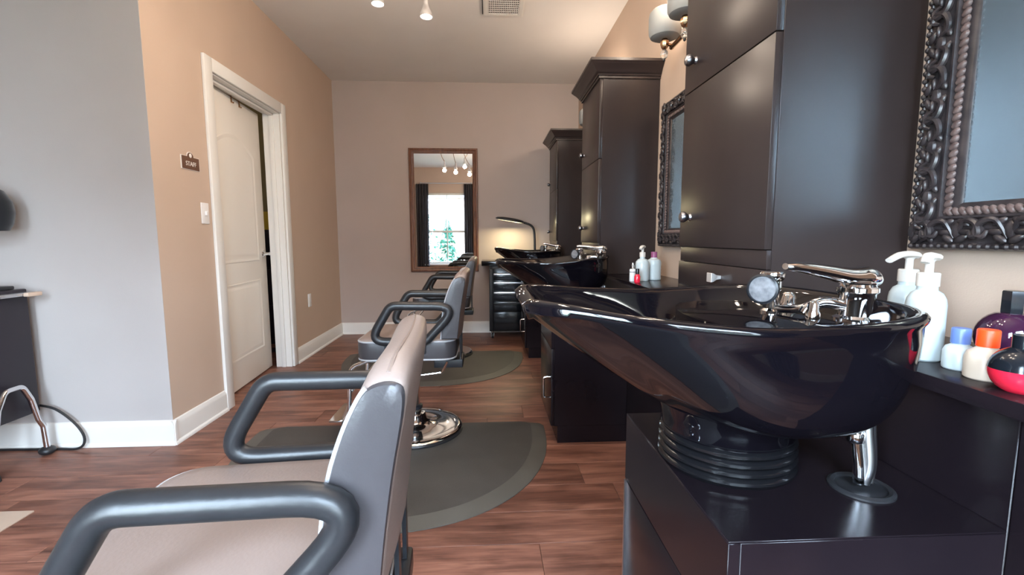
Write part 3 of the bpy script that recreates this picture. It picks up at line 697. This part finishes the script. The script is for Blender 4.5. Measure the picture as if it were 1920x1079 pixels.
# half-round floor mats
def floor_mat(yc, label):
    t = thing('floor_mat', label, 'mat', (-.48, yc, 0), group='half round anti fatigue mats')
    def D(k, ins):
        out = []
        a, bb = .785-ins, .92-ins
        n = 48
        for i in range(n+1):
            th = PI*i/n; ex = 2/2.35
            c, s = math.cos(th), math.sin(th)
            out.append((a*math.copysign(abs(c)**ex, c), -ins*0-.035-bb*abs(s)**ex))
        r = .04; pts = [(x, y+.035-.0) for x, y in out]
        return pts
    def ring(ins, z):
        p = D(1, ins); p = [(x, y-(.06)) for x, y in p]
        top = [(p[-1][0], -.045), (p[-1][0]+.02, -.012-ins*.12), (p[-1][0]+.06, -ins*.12), (p[0][0]-.06, -ins*.12), (p[0][0]-.02, -.012-ins*.12), (p[0][0], -.045)]
        return [V(x, y+.09*0, z) for x, y in p+top]
    b = BM(); loft(b, [ring(0, .001), ring(0, .004), ring(.075, .015)], True, True, False); obj('bevelled_edge', b, 'mat_edge', t, ang=20)
    b = BM(); loft(b, [ring(.075, .012), ring(.075, .0152), ring(.08, .016)], True, True, True); obj('pad', b, 'mat', t, ang=20)
    return t
floor_mat(2.55, 'grey half round mat under the middle salon chair'); floor_mat(4.23, 'grey half round mat under the farthest salon chair')
floor_mat(.88, 'grey half round mat under the nearest salon chair')

# ------------------------------------------------------------------ trolley and desk lamp at the end wall
t = thing('drawer_trolley', 'black drawer trolley with chrome drawer pulls against the end wall', 'trolley', (.0, 4.8, 0))
obj('body', bx(.008, .55, .012, .33, .08, .755, bev=.004), 'blackgloss', t)
obj('top_board', bx(-.072, .58, -.02, .34, .775, .825, bev=.006), 'blackgloss', t)
obj('apron', bx(.02, .54, .02, .32, .755, .775), 'black', t)
obj('side_post', bx(.008, .05, -.002, .012, .09, .74, bev=.003), 'black', t)
for k, (z0, z1) in enumerate(((.62, .70), (.515, .61), (.405, .505), (.295, .395), (.10, .285))):
    d = obj('drawer', bx(.055, .54, -.006, .012, z0, z1, bev=.003), 'blackgloss', t)
    if k not in (4,):
        b = BM(); box(b, .055, .54, -.02, -.006, z1-.024, z1-.006, bev=.004); obj('drawer_pull', b, 'steel' if k < 3 else 'black', d)
for x, y in ((.04, .04), (.52, .04), (.04, .29), (.52, .29)):
    b = BM(); lathe(b, [(.0, -.012), (.026, -.012), (.03, -.007), (.03, .007), (.026, .012), (0, .012)], (x, y, .03), 18, (1, 0, 0)); c = obj('caster', b, 'rubber', t)
    b = BM(); tube(b, [(x, y, .03), (x, y, .085)], .008, 8); box(b, x-.016, x-.013, y-.012, y+.012, .02, .062); box(b, x+.013, x+.016, y-.012, y+.012, .02, .062); obj('caster_fork', b, 'steel', c)
t = thing('desk_lamp', 'black gooseneck desk lamp lit over the trolley', 'lamp', (.5, 4.95, .825))
b = BM(); lathe(b, [(.085, 0), (.085, .012), (.078, .018), (.02, .024), (.012, .04)], (0, 0, 0), 32); obj('base', b, 'black', t)
pts = catmull([(0, 0, .02), (0, 0, .15), (-.005, 0, .28), (-.02, 0, .345), (-.06, 0, .38), (-.12, 0, .40)], 8)
b = BM(); tube(b, pts, [.0125]*len(pts), 12); nk = obj('gooseneck', b, 'black', t)
b = BM(); rings = []
hd = Matrix.Translation((-.265, 0, .428)) @ Matrix.Rotation(math.radians(9), 4, 'Y')
for k, z in ((.90, -.012), (1, -.006), (1, .002), (.9, .012), (.6, .02), (.2, .024)): rings.append([hd @ V(.155*k*math.cos(2*PI*i/36), .062*k*math.sin(2*PI*i/36), z) for i in range(36)])
loft(b, rings); hdo = obj('lamp_head', b, 'black', t)
b = BM(); loft(b, [[hd @ V(.13*k*math.cos(2*PI*i/28), .048*k*math.sin(2*PI*i/28), z) for i in range(28)] for k, z in ((1, -.0125), (1, -.014), (.3, -.0145))]); obj('lens', b, 'glow_warm', hdo)
area('desk_lamp_light', (.235, 4.95, 1.225), (math.radians(-12), 0, 0), .2, .08, 4, (1, .86, .5))

# ------------------------------------------------------------------ bottles
def bottle(name, loc, label, body, bm_, cap_parts, group, sc=(1, 1), rz=0):
    """body: (r, z) profile; sc squashes the plan; cap_parts: (part name, bmesh, material)"""
    t = thing(name, label, 'bottle', loc, rz, group)
    b = BM(); lathe(b, body, (0, 0, 0), 32)
    if sc != (1, 1): bmesh.ops.scale(b, vec=(sc[0], sc[1], 1), verts=b.verts)
    bd = obj('body', b, bm_, t)
    for n_, bb, mm in cap_parts: obj(n_, bb, mm, t)
    return t
def pump(z, r, s=1, reach=.055, ang=PI):
    col = BM(); lathe(col, [(r, z), (r, z+.022*s), (r*.9, z+.024*s)], (0, 0, 0), 20)
    st = BM(); lathe(st, [(.0065*s, z+.024*s), (.0065*s, z+.042*s), (.0095*s, z+.046*s)], (0, 0, 0), 14)
    dx, dy = math.cos(ang), math.sin(ang); hd_ = BM()
    pts = catmull([(-dx*.016*s, -dy*.016*s, z+.05*s), (0, 0, z+.052*s), (dx*reach*.5, dy*reach*.5, z+.051*s), (dx*reach, dy*reach, z+.041*s)], 6)
    n = len(pts); tube(hd_, pts, [.0095*s-(.005*s)*max(0, (i/n-.3)) for i in range(n)], 10, sc=(.75, 1.15))
    return [('collar', col, 'cream'), ('stem', st, 'cream'), ('pump_head', hd_, 'cream')]
G1 = 'bottles on the ledge by the nearest bowl'; G2 = 'bottles on the ledge by the middle bowl'
pb = [(.024, 0), (.0275, .003), (.0285, .01), (.0285, .098), (.027, .108), (.022, .118), (.015, .123), (.0145, .132)]
bottle('pump_bottle', (.812, .85, ZL), 'white pump bottle behind its twin beside the nearest bowl', pb, 'pearl', pump(.13, .0165, 1, .055, PI+.25), G1)
bottle('pump_bottle', (.768, .765, ZL), 'white pump bottle in front, nearer of the two tall ones by the nearest bowl', pb, 'pearl', pump(.13, .0165, 1, .012, PI+.3), G1)
cb = BM(); lathe(cb, [(.0125, .043), (.0125, .066), (.0115, .068), (0, .068)], (0, 0, 0), 22)
bottle('small_bottle', (.768, .700, ZL), 'small white bottle with a blue cap beside the tall pump bottles', [(.018, 0), (.0205, .002), (.021, .006), (.021, .03), (.018, .037), (.0115, .041), (.0115, .045)], 'pearl', [('cap', cb, 'bluecap')], G1)
cb = BM(); lathe(cb, [(.0135, .05), (.0135, .074), (.0125, .076), (0, .076)], (0, 0, 0), 22)
bottle('cream_bottle', (.755, .648, ZL), 'ivory bottle with a bright orange cap', [(.022, 0), (.0245, .002), (.025, .006), (.025, .032), (.022, .041), (.0125, .048), (.0125, .052)], 'ivory', [('cap', cb, 'orange')], G1)
cb = BM(); lathe(cb, [(.015, .085), (.0155, .087), (.0155, .122), (.0145, .124), (0, .124)], (0, 0, 0), 6)
bottle('perfume_bottle', (.895, .735, ZL), 'round dark plum glass bottle with a black stopper behind the orange capped one', [(.022, 0)]+[(.046*math.sin(a), .044-.046*math.cos(a)) for a in [.45+k*.2 for k in range(12)]]+[(.013, .086)], 'plum', [('stopper', cb, 'blackgloss')], G1)
cb = BM(); lathe(cb, [(.034*math.sin(a), .03-.034*math.cos(a)) for a in [1.62+k*.16 for k in range(8)]]+[(.012, .062), (.012, .08), (0, .08)], (0, 0, 0), 24)
bottle('round_bottle', (.738, .588, ZL), 'round red bottle with a glossy black upper half at the right edge', [(.016, 0)]+[(.034*math.sin(a), .03-.034*math.cos(a)) for a in [.5+k*.16 for k in range(8)]], 'redglass', [('upper_half', cb, 'blackgloss')], G1)

p2 = [(.030, 0), (.033, .003), (.0335, .01), (.0335, .085), (.031, .098), (.022, .108), (.013, .112), (.0125, .12)]
t = bottle('pump_bottle', (.772, 2.278, ZL), 'white pump bottle beside the middle tower cabinet', p2, 'pearl', pump(.12, .0145, 1, .03, PI+.9), G2)
cb = BM(); lathe(cb, [(.0155, .112), (.0155, .142), (.0145, .144), (0, .144)], (0, 0, 0), 22)
t = bottle('lotion_bottle', (.848, 2.325, ZL), 'ribbed white bottle with a mauve cap beside the carved mirror', [(.032, 0), (.036, .003), (.037, .01)]+[(.037-(.0015 if k % 2 else 0), .012+.008*k) for k in range(9)]+[(.037, .09), (.032, .103), (.018, .110), (.016, .115)], 'pearl', [('cap', cb, 'purplecap')], G2)
cb = BM(); lathe(cb, [(.008, .062), (.008, .08), (.006, .082), (.005, .092), (0, .092)], (0, 0, 0), 16); lb = BM(); lathe(lb, [(.0147, .044), (.0147, .048)], (0, 0, 0), 24, cap=False)
bottle('spray_bottle', (.718, 2.262, ZL), 'slim white bottle with a chrome sprayer left of the pump bottle', [(.0135, 0), (.0145, .002), (.0145, .056), (.0135, .06), (.009, .062)], 'plastic_white', [('sprayer', cb, 'chrome'), ('printed_band', lb, 'paper')], G2)
cb = BM(); lathe(cb, [(.009, .042), (.009, .066), (.008, .068), (0, .068)], (0, 0, 0), 16)
bottle('nail_bottle', (.716, 2.18, ZL), 'little red bottle with a black cap in front of the white ones', [(.012, 0), (.014, .002), (.0145, .01), (.0145, .03), (.011, .038), (.008, .042)], 'redglass', [('cap', cb, 'blackgloss')], G2)
cb = BM(); lathe(cb, [(.016, .10), (.016, .125), (.015, .127), (0, .127)], (0, 0, 0), 20)
bottle('lotion_bottle', (.742, 3.8, ZL), 'white bottle with a pinkish cap behind the middle bowl', [(.028, 0), (.032, .003), (.032, .08), (.026, .092), (.016, .10)], 'pearl', [('cap', cb, 'purplecap')], None)

# ------------------------------------------------------------------ sconce, track light, vent
def sconce(ys, label, power):
    t = thing('wall_sconce', label, 'wall lamp', (XR, ys, 1.99), 0, 'wall sconces over the carved mirrors')
    obj('back_plate', bx(-.018, -.001, -.07, .07, -.05, .05, bev=.005), 'bronze', t)
    b = BM(); tube(b, [(-.018, 0, 0), (-.095, 0, -.005)], .011, 12); tube(b, [(-.095, .245, -.005), (-.095, -.245, -.005)], .0105, 14); sphere(b, (-.095, .247, -.005), .012, 12, 8); sphere(b, (-.095, -.247, -.005), .012, 12, 8); obj('bar', b, 'bronze', t)
    for y in (.235, 0, -.235):
        x = -.135; c = (x, y, 0)
        b = BM(); tube(b, [(-.095, y, -.002), (x, y, .004)], .007, 10); lathe(b, [(.006, -.024), (.013, -.016), (.018, -.008), (.0215, .004), (.0215, .016), (.015, .022), (.012, .03)], c, 8); a = obj('arm', b, 'bronze', t)
        b = BM(); lathe(b, [(.02, .028), (.055, .030), (.068, .036), (.075, .05), (.077, .08), (.077, .125), (.073, .145), (.06, .16), (.045, .166), (.042, .163), (.055, .155), (.068, .142), (.072, .12), (.072, .05), (.06, .04), (.02, .034)], c, 32); obj('shade', b, 'shade', a)
        b = BM(); sphere(b, (x, y, -.044), .019, 8, 6, (1, 1, 1.25)); obj('crystal_drop', b, 'crystal', a)
        point('sconce_bulb_light', (XR+x, ys+y, 1.99+.20), power, WARM, .03)
        b = BM(); sphere(b, (x, y, -.071), .0065, 10, 6, (1, 1, 1.2)); obj('finial', b, 'black', a)
sconce(2.07, 'bronze wall sconce with frosted glass shades and crystal drops', 4.5)
sconce(.68, 'bronze wall sconce above the right edge mirror, out of the frame', 2)
sconce(3.8, 'bronze wall sconce hidden behind the middle tower cabinet', 2)

def track_fixture(x, y, rz, heads, label, power):
    t = thing('spot_fixture', label, 'ceiling light', (x, y, H), rz, 'ceiling spot fixtures')
    b = BM(); lathe(b, [(.075, -.0005), (.075, -.02), (.06, -.028), (.012, -.032), (.010, -.12), (0, -.12)], (0, 0, 0), 32); obj('canopy', b, 'bronze', t)
    pts = catmull([(-.42, .06, -.15), (-.25, .12, -.125), (-.1, .05, -.12), (0, 0, -.12), (.12, -.06, -.12), (.28, -.1, -.125), (.42, 0, -.15)], 8)
    b = BM(); tube(b, pts, .007, 8); obj('rail', b, 'steel', t)
    for hx, hy, hz, tx in heads:
        q = min(pts, key=lambda p: (p.x-hx)**2+(p.y-hy)**2)
        b = BM(); tube(b, catmull([tuple(q), ((q.x+hx)/2, (q.y+hy)/2, (q.z+hz)/2+.02), (hx, hy, hz+.11)], 6), .005, 8); st = obj('stem', b, 'bronze', t)
        b = BM(); lathe(b, [(.007, .11), (.013, .105), (.013, .06), (.017, .045), (.03, .018), (.032, 0), (.029, 0), (.026, .012), (.0, .02)], (hx, hy, hz), 20); hd_ = obj('spot_head', b, 'steel', st)
        b = BM(); lathe(b, [(.027, .006), (.02, .002), (0, .0)], (hx, hy, hz), 18); obj('lens', b, 'glow', hd_)
        c, s = math.cos(rz), math.sin(rz)
        point('spot_light', (x+hx*c-hy*s, y+hx*s+hy*c, H+hz-.045), power, WARM, .03)
    return t
track_fixture(-.42, 2.2, 0, [(-.11, .22, -.52, -.25), (.12, .257, -.558, .2), (.26, -.1, -.42, .35), (-.32, -.05, -.45, -.45), (.02, -.25, -.36, 0)], 'ceiling spot fixture with pendant heads, lowest heads showing at the top edge', 4.4)
track_fixture(.2, 1.0, .6, [(-.2, .13, -.50, -.25), (.2, .2, -.50, .2), (.38, -.06, -.42, .35), (-.40, .0, -.42, -.45), (.05, -.22, -.40, 0)], 'added fill spot fixture above the nearest chair, out of the frame', 4.6)  # unseen fixture added to brighten the walls and tower fronts
vt = thing('ceiling_vent', 'white ceiling vent grille at the top edge of the photo', 'vent', (.125, 3.49, H))
b = BM(); rr_ = [[V(sx*k, sy*k, z) for sx, sy in ((-1, -1), (1, -1), (1, 1), (-1, 1))] for k, z in ((.147, -.0005), (.147, -.012), (.135, -.016), (.112, -.016), (.112, -.004))]
loft(b, rr_, True, False, False); obj('frame', b, 'white', vt, smooth=False)
obj('backing', bx(-.112, .112, -.112, .112, -.004, -.001), 'grille', vt, smooth=False)
b = BM()
for k in range(17): x = -.108+.216*k/16; box(b, x-.0022, x+.0022, -.112, .112, -.015, -.005)
for k in range(8): y = -.104+.208*k/7; box(b, -.112, .112, y-.0012, y+.0012, -.014, -.008)
tag(obj('grille_bars', b, 'ceiling', vt, smooth=False), kind='stuff'); obj('edge_gap', bx(-.156, -.148, -.147, .12, -.012, -.0005), 'black', vt, smooth=False)  # black bar drawn for the dark gap along the vent's left edge

# ------------------------------------------------------------------ dryer chair, cord and tan tile at the left edge
t = thing('dryer_chair', 'black panelled dryer chair with chrome legs at the left edge', 'chair', (-2.22, 2.05, 0))
obj('side_panel', bx(-.03, 0, -.45, .275, .215, .825, bev=.006), 'dark', t)
obj('side_panel', bx(-.56, -.53, -.45, .275, .215, .825, bev=.006), 'dark', t)
obj('seat', bx(-.53, -.03, -.42, .20, .36, .47, bev=.03, seg=3), 'vinyl', t); obj('backrest', bx(-.53, -.03, .16, .26, .47, .80, bev=.03, seg=3), 'vinyl', t)
b = bx(-.02, .05, .10, .265, .795, .81, bev=.004); obj('arm_tray', b, 'steel', t); obj('tray_end', bx(.05, .075, .20, .27, .793, .812, bev=.004), 'tan', t)
obj('control_box', bx(-.16, -.02, .10, .24, .825, .842, bev=.005), 'rubber', t)
for x in (.045, -.57):
    b = BM(); tube(b, fillet([(x, -.02, .03), (x-.008, .045, .30), (x-.01, .085, .375), (x-.012, .165, .375), (x-.012, .20, .30), (x-.012, .225, .19), (x-.012, .245, .15), (x-.01, .25, .03)], .035), .0125, 12); lg = obj('leg', b, 'chrome', t)
    b = BM(); sphere(b, (x-.012, .25, .022), .03, 14, 8, (1.15, 1.15, .72)); obj('rubber_foot', b, 'rubber', lg)
    b = BM(); lathe(b, [(.03, 0), (.028, .02), (.018, .06), (.014, .08)], (x, -.02, 0), 14); obj('rubber_foot', b, 'rubber', lg)
b = BM(); lathe(b, [(.0, .12), (.05, .115), (.09, .09), (.115, .04), (.12, -.01), (.11, -.06), (.095, -.09), (.09, -.09), (.1, -.05), (.108, 0), (.09, .07), (0, .1)], (-.055, .15, 1.19), 36); hd_ = obj('dryer_hood', b, 'blackgloss', t)
b = BM(); tube(b, catmull([(-.28, .21, .76), (-.28, .225, .95), (-.28, .25, 1.2), (-.28, .22, 1.42), (-.12, .17, 1.42), (-.06, .15, 1.30)], 6), .012, 10); obj('hood_arm', b, 'chrome', hd_)
b = BM(); tube(b, catmull([(-2.27, 2.345, .24), (-2.17, 2.345, .215), (-2.08, 2.345, .135), (-2.04, 2.34, .06), (-2.07, 2.335, .012), (-2.2, 2.345, .007), (-2.5, 2.35, .007), (-2.9, 2.35, .007)], 8), .006, 8)
tag(obj('power_cord', b, 'rubber'), 'black power cord looping along the baseboard by the dryer chair', 'cord')
tag(obj('entry_mat', prism(BM(), rrect(-3.4, -1.78, .6, 1.796, .004, 2), 0.0005, .005, bev=.001, seg=1), 'tan'), 'flat tan mat on the floor at the left edge', 'mat')
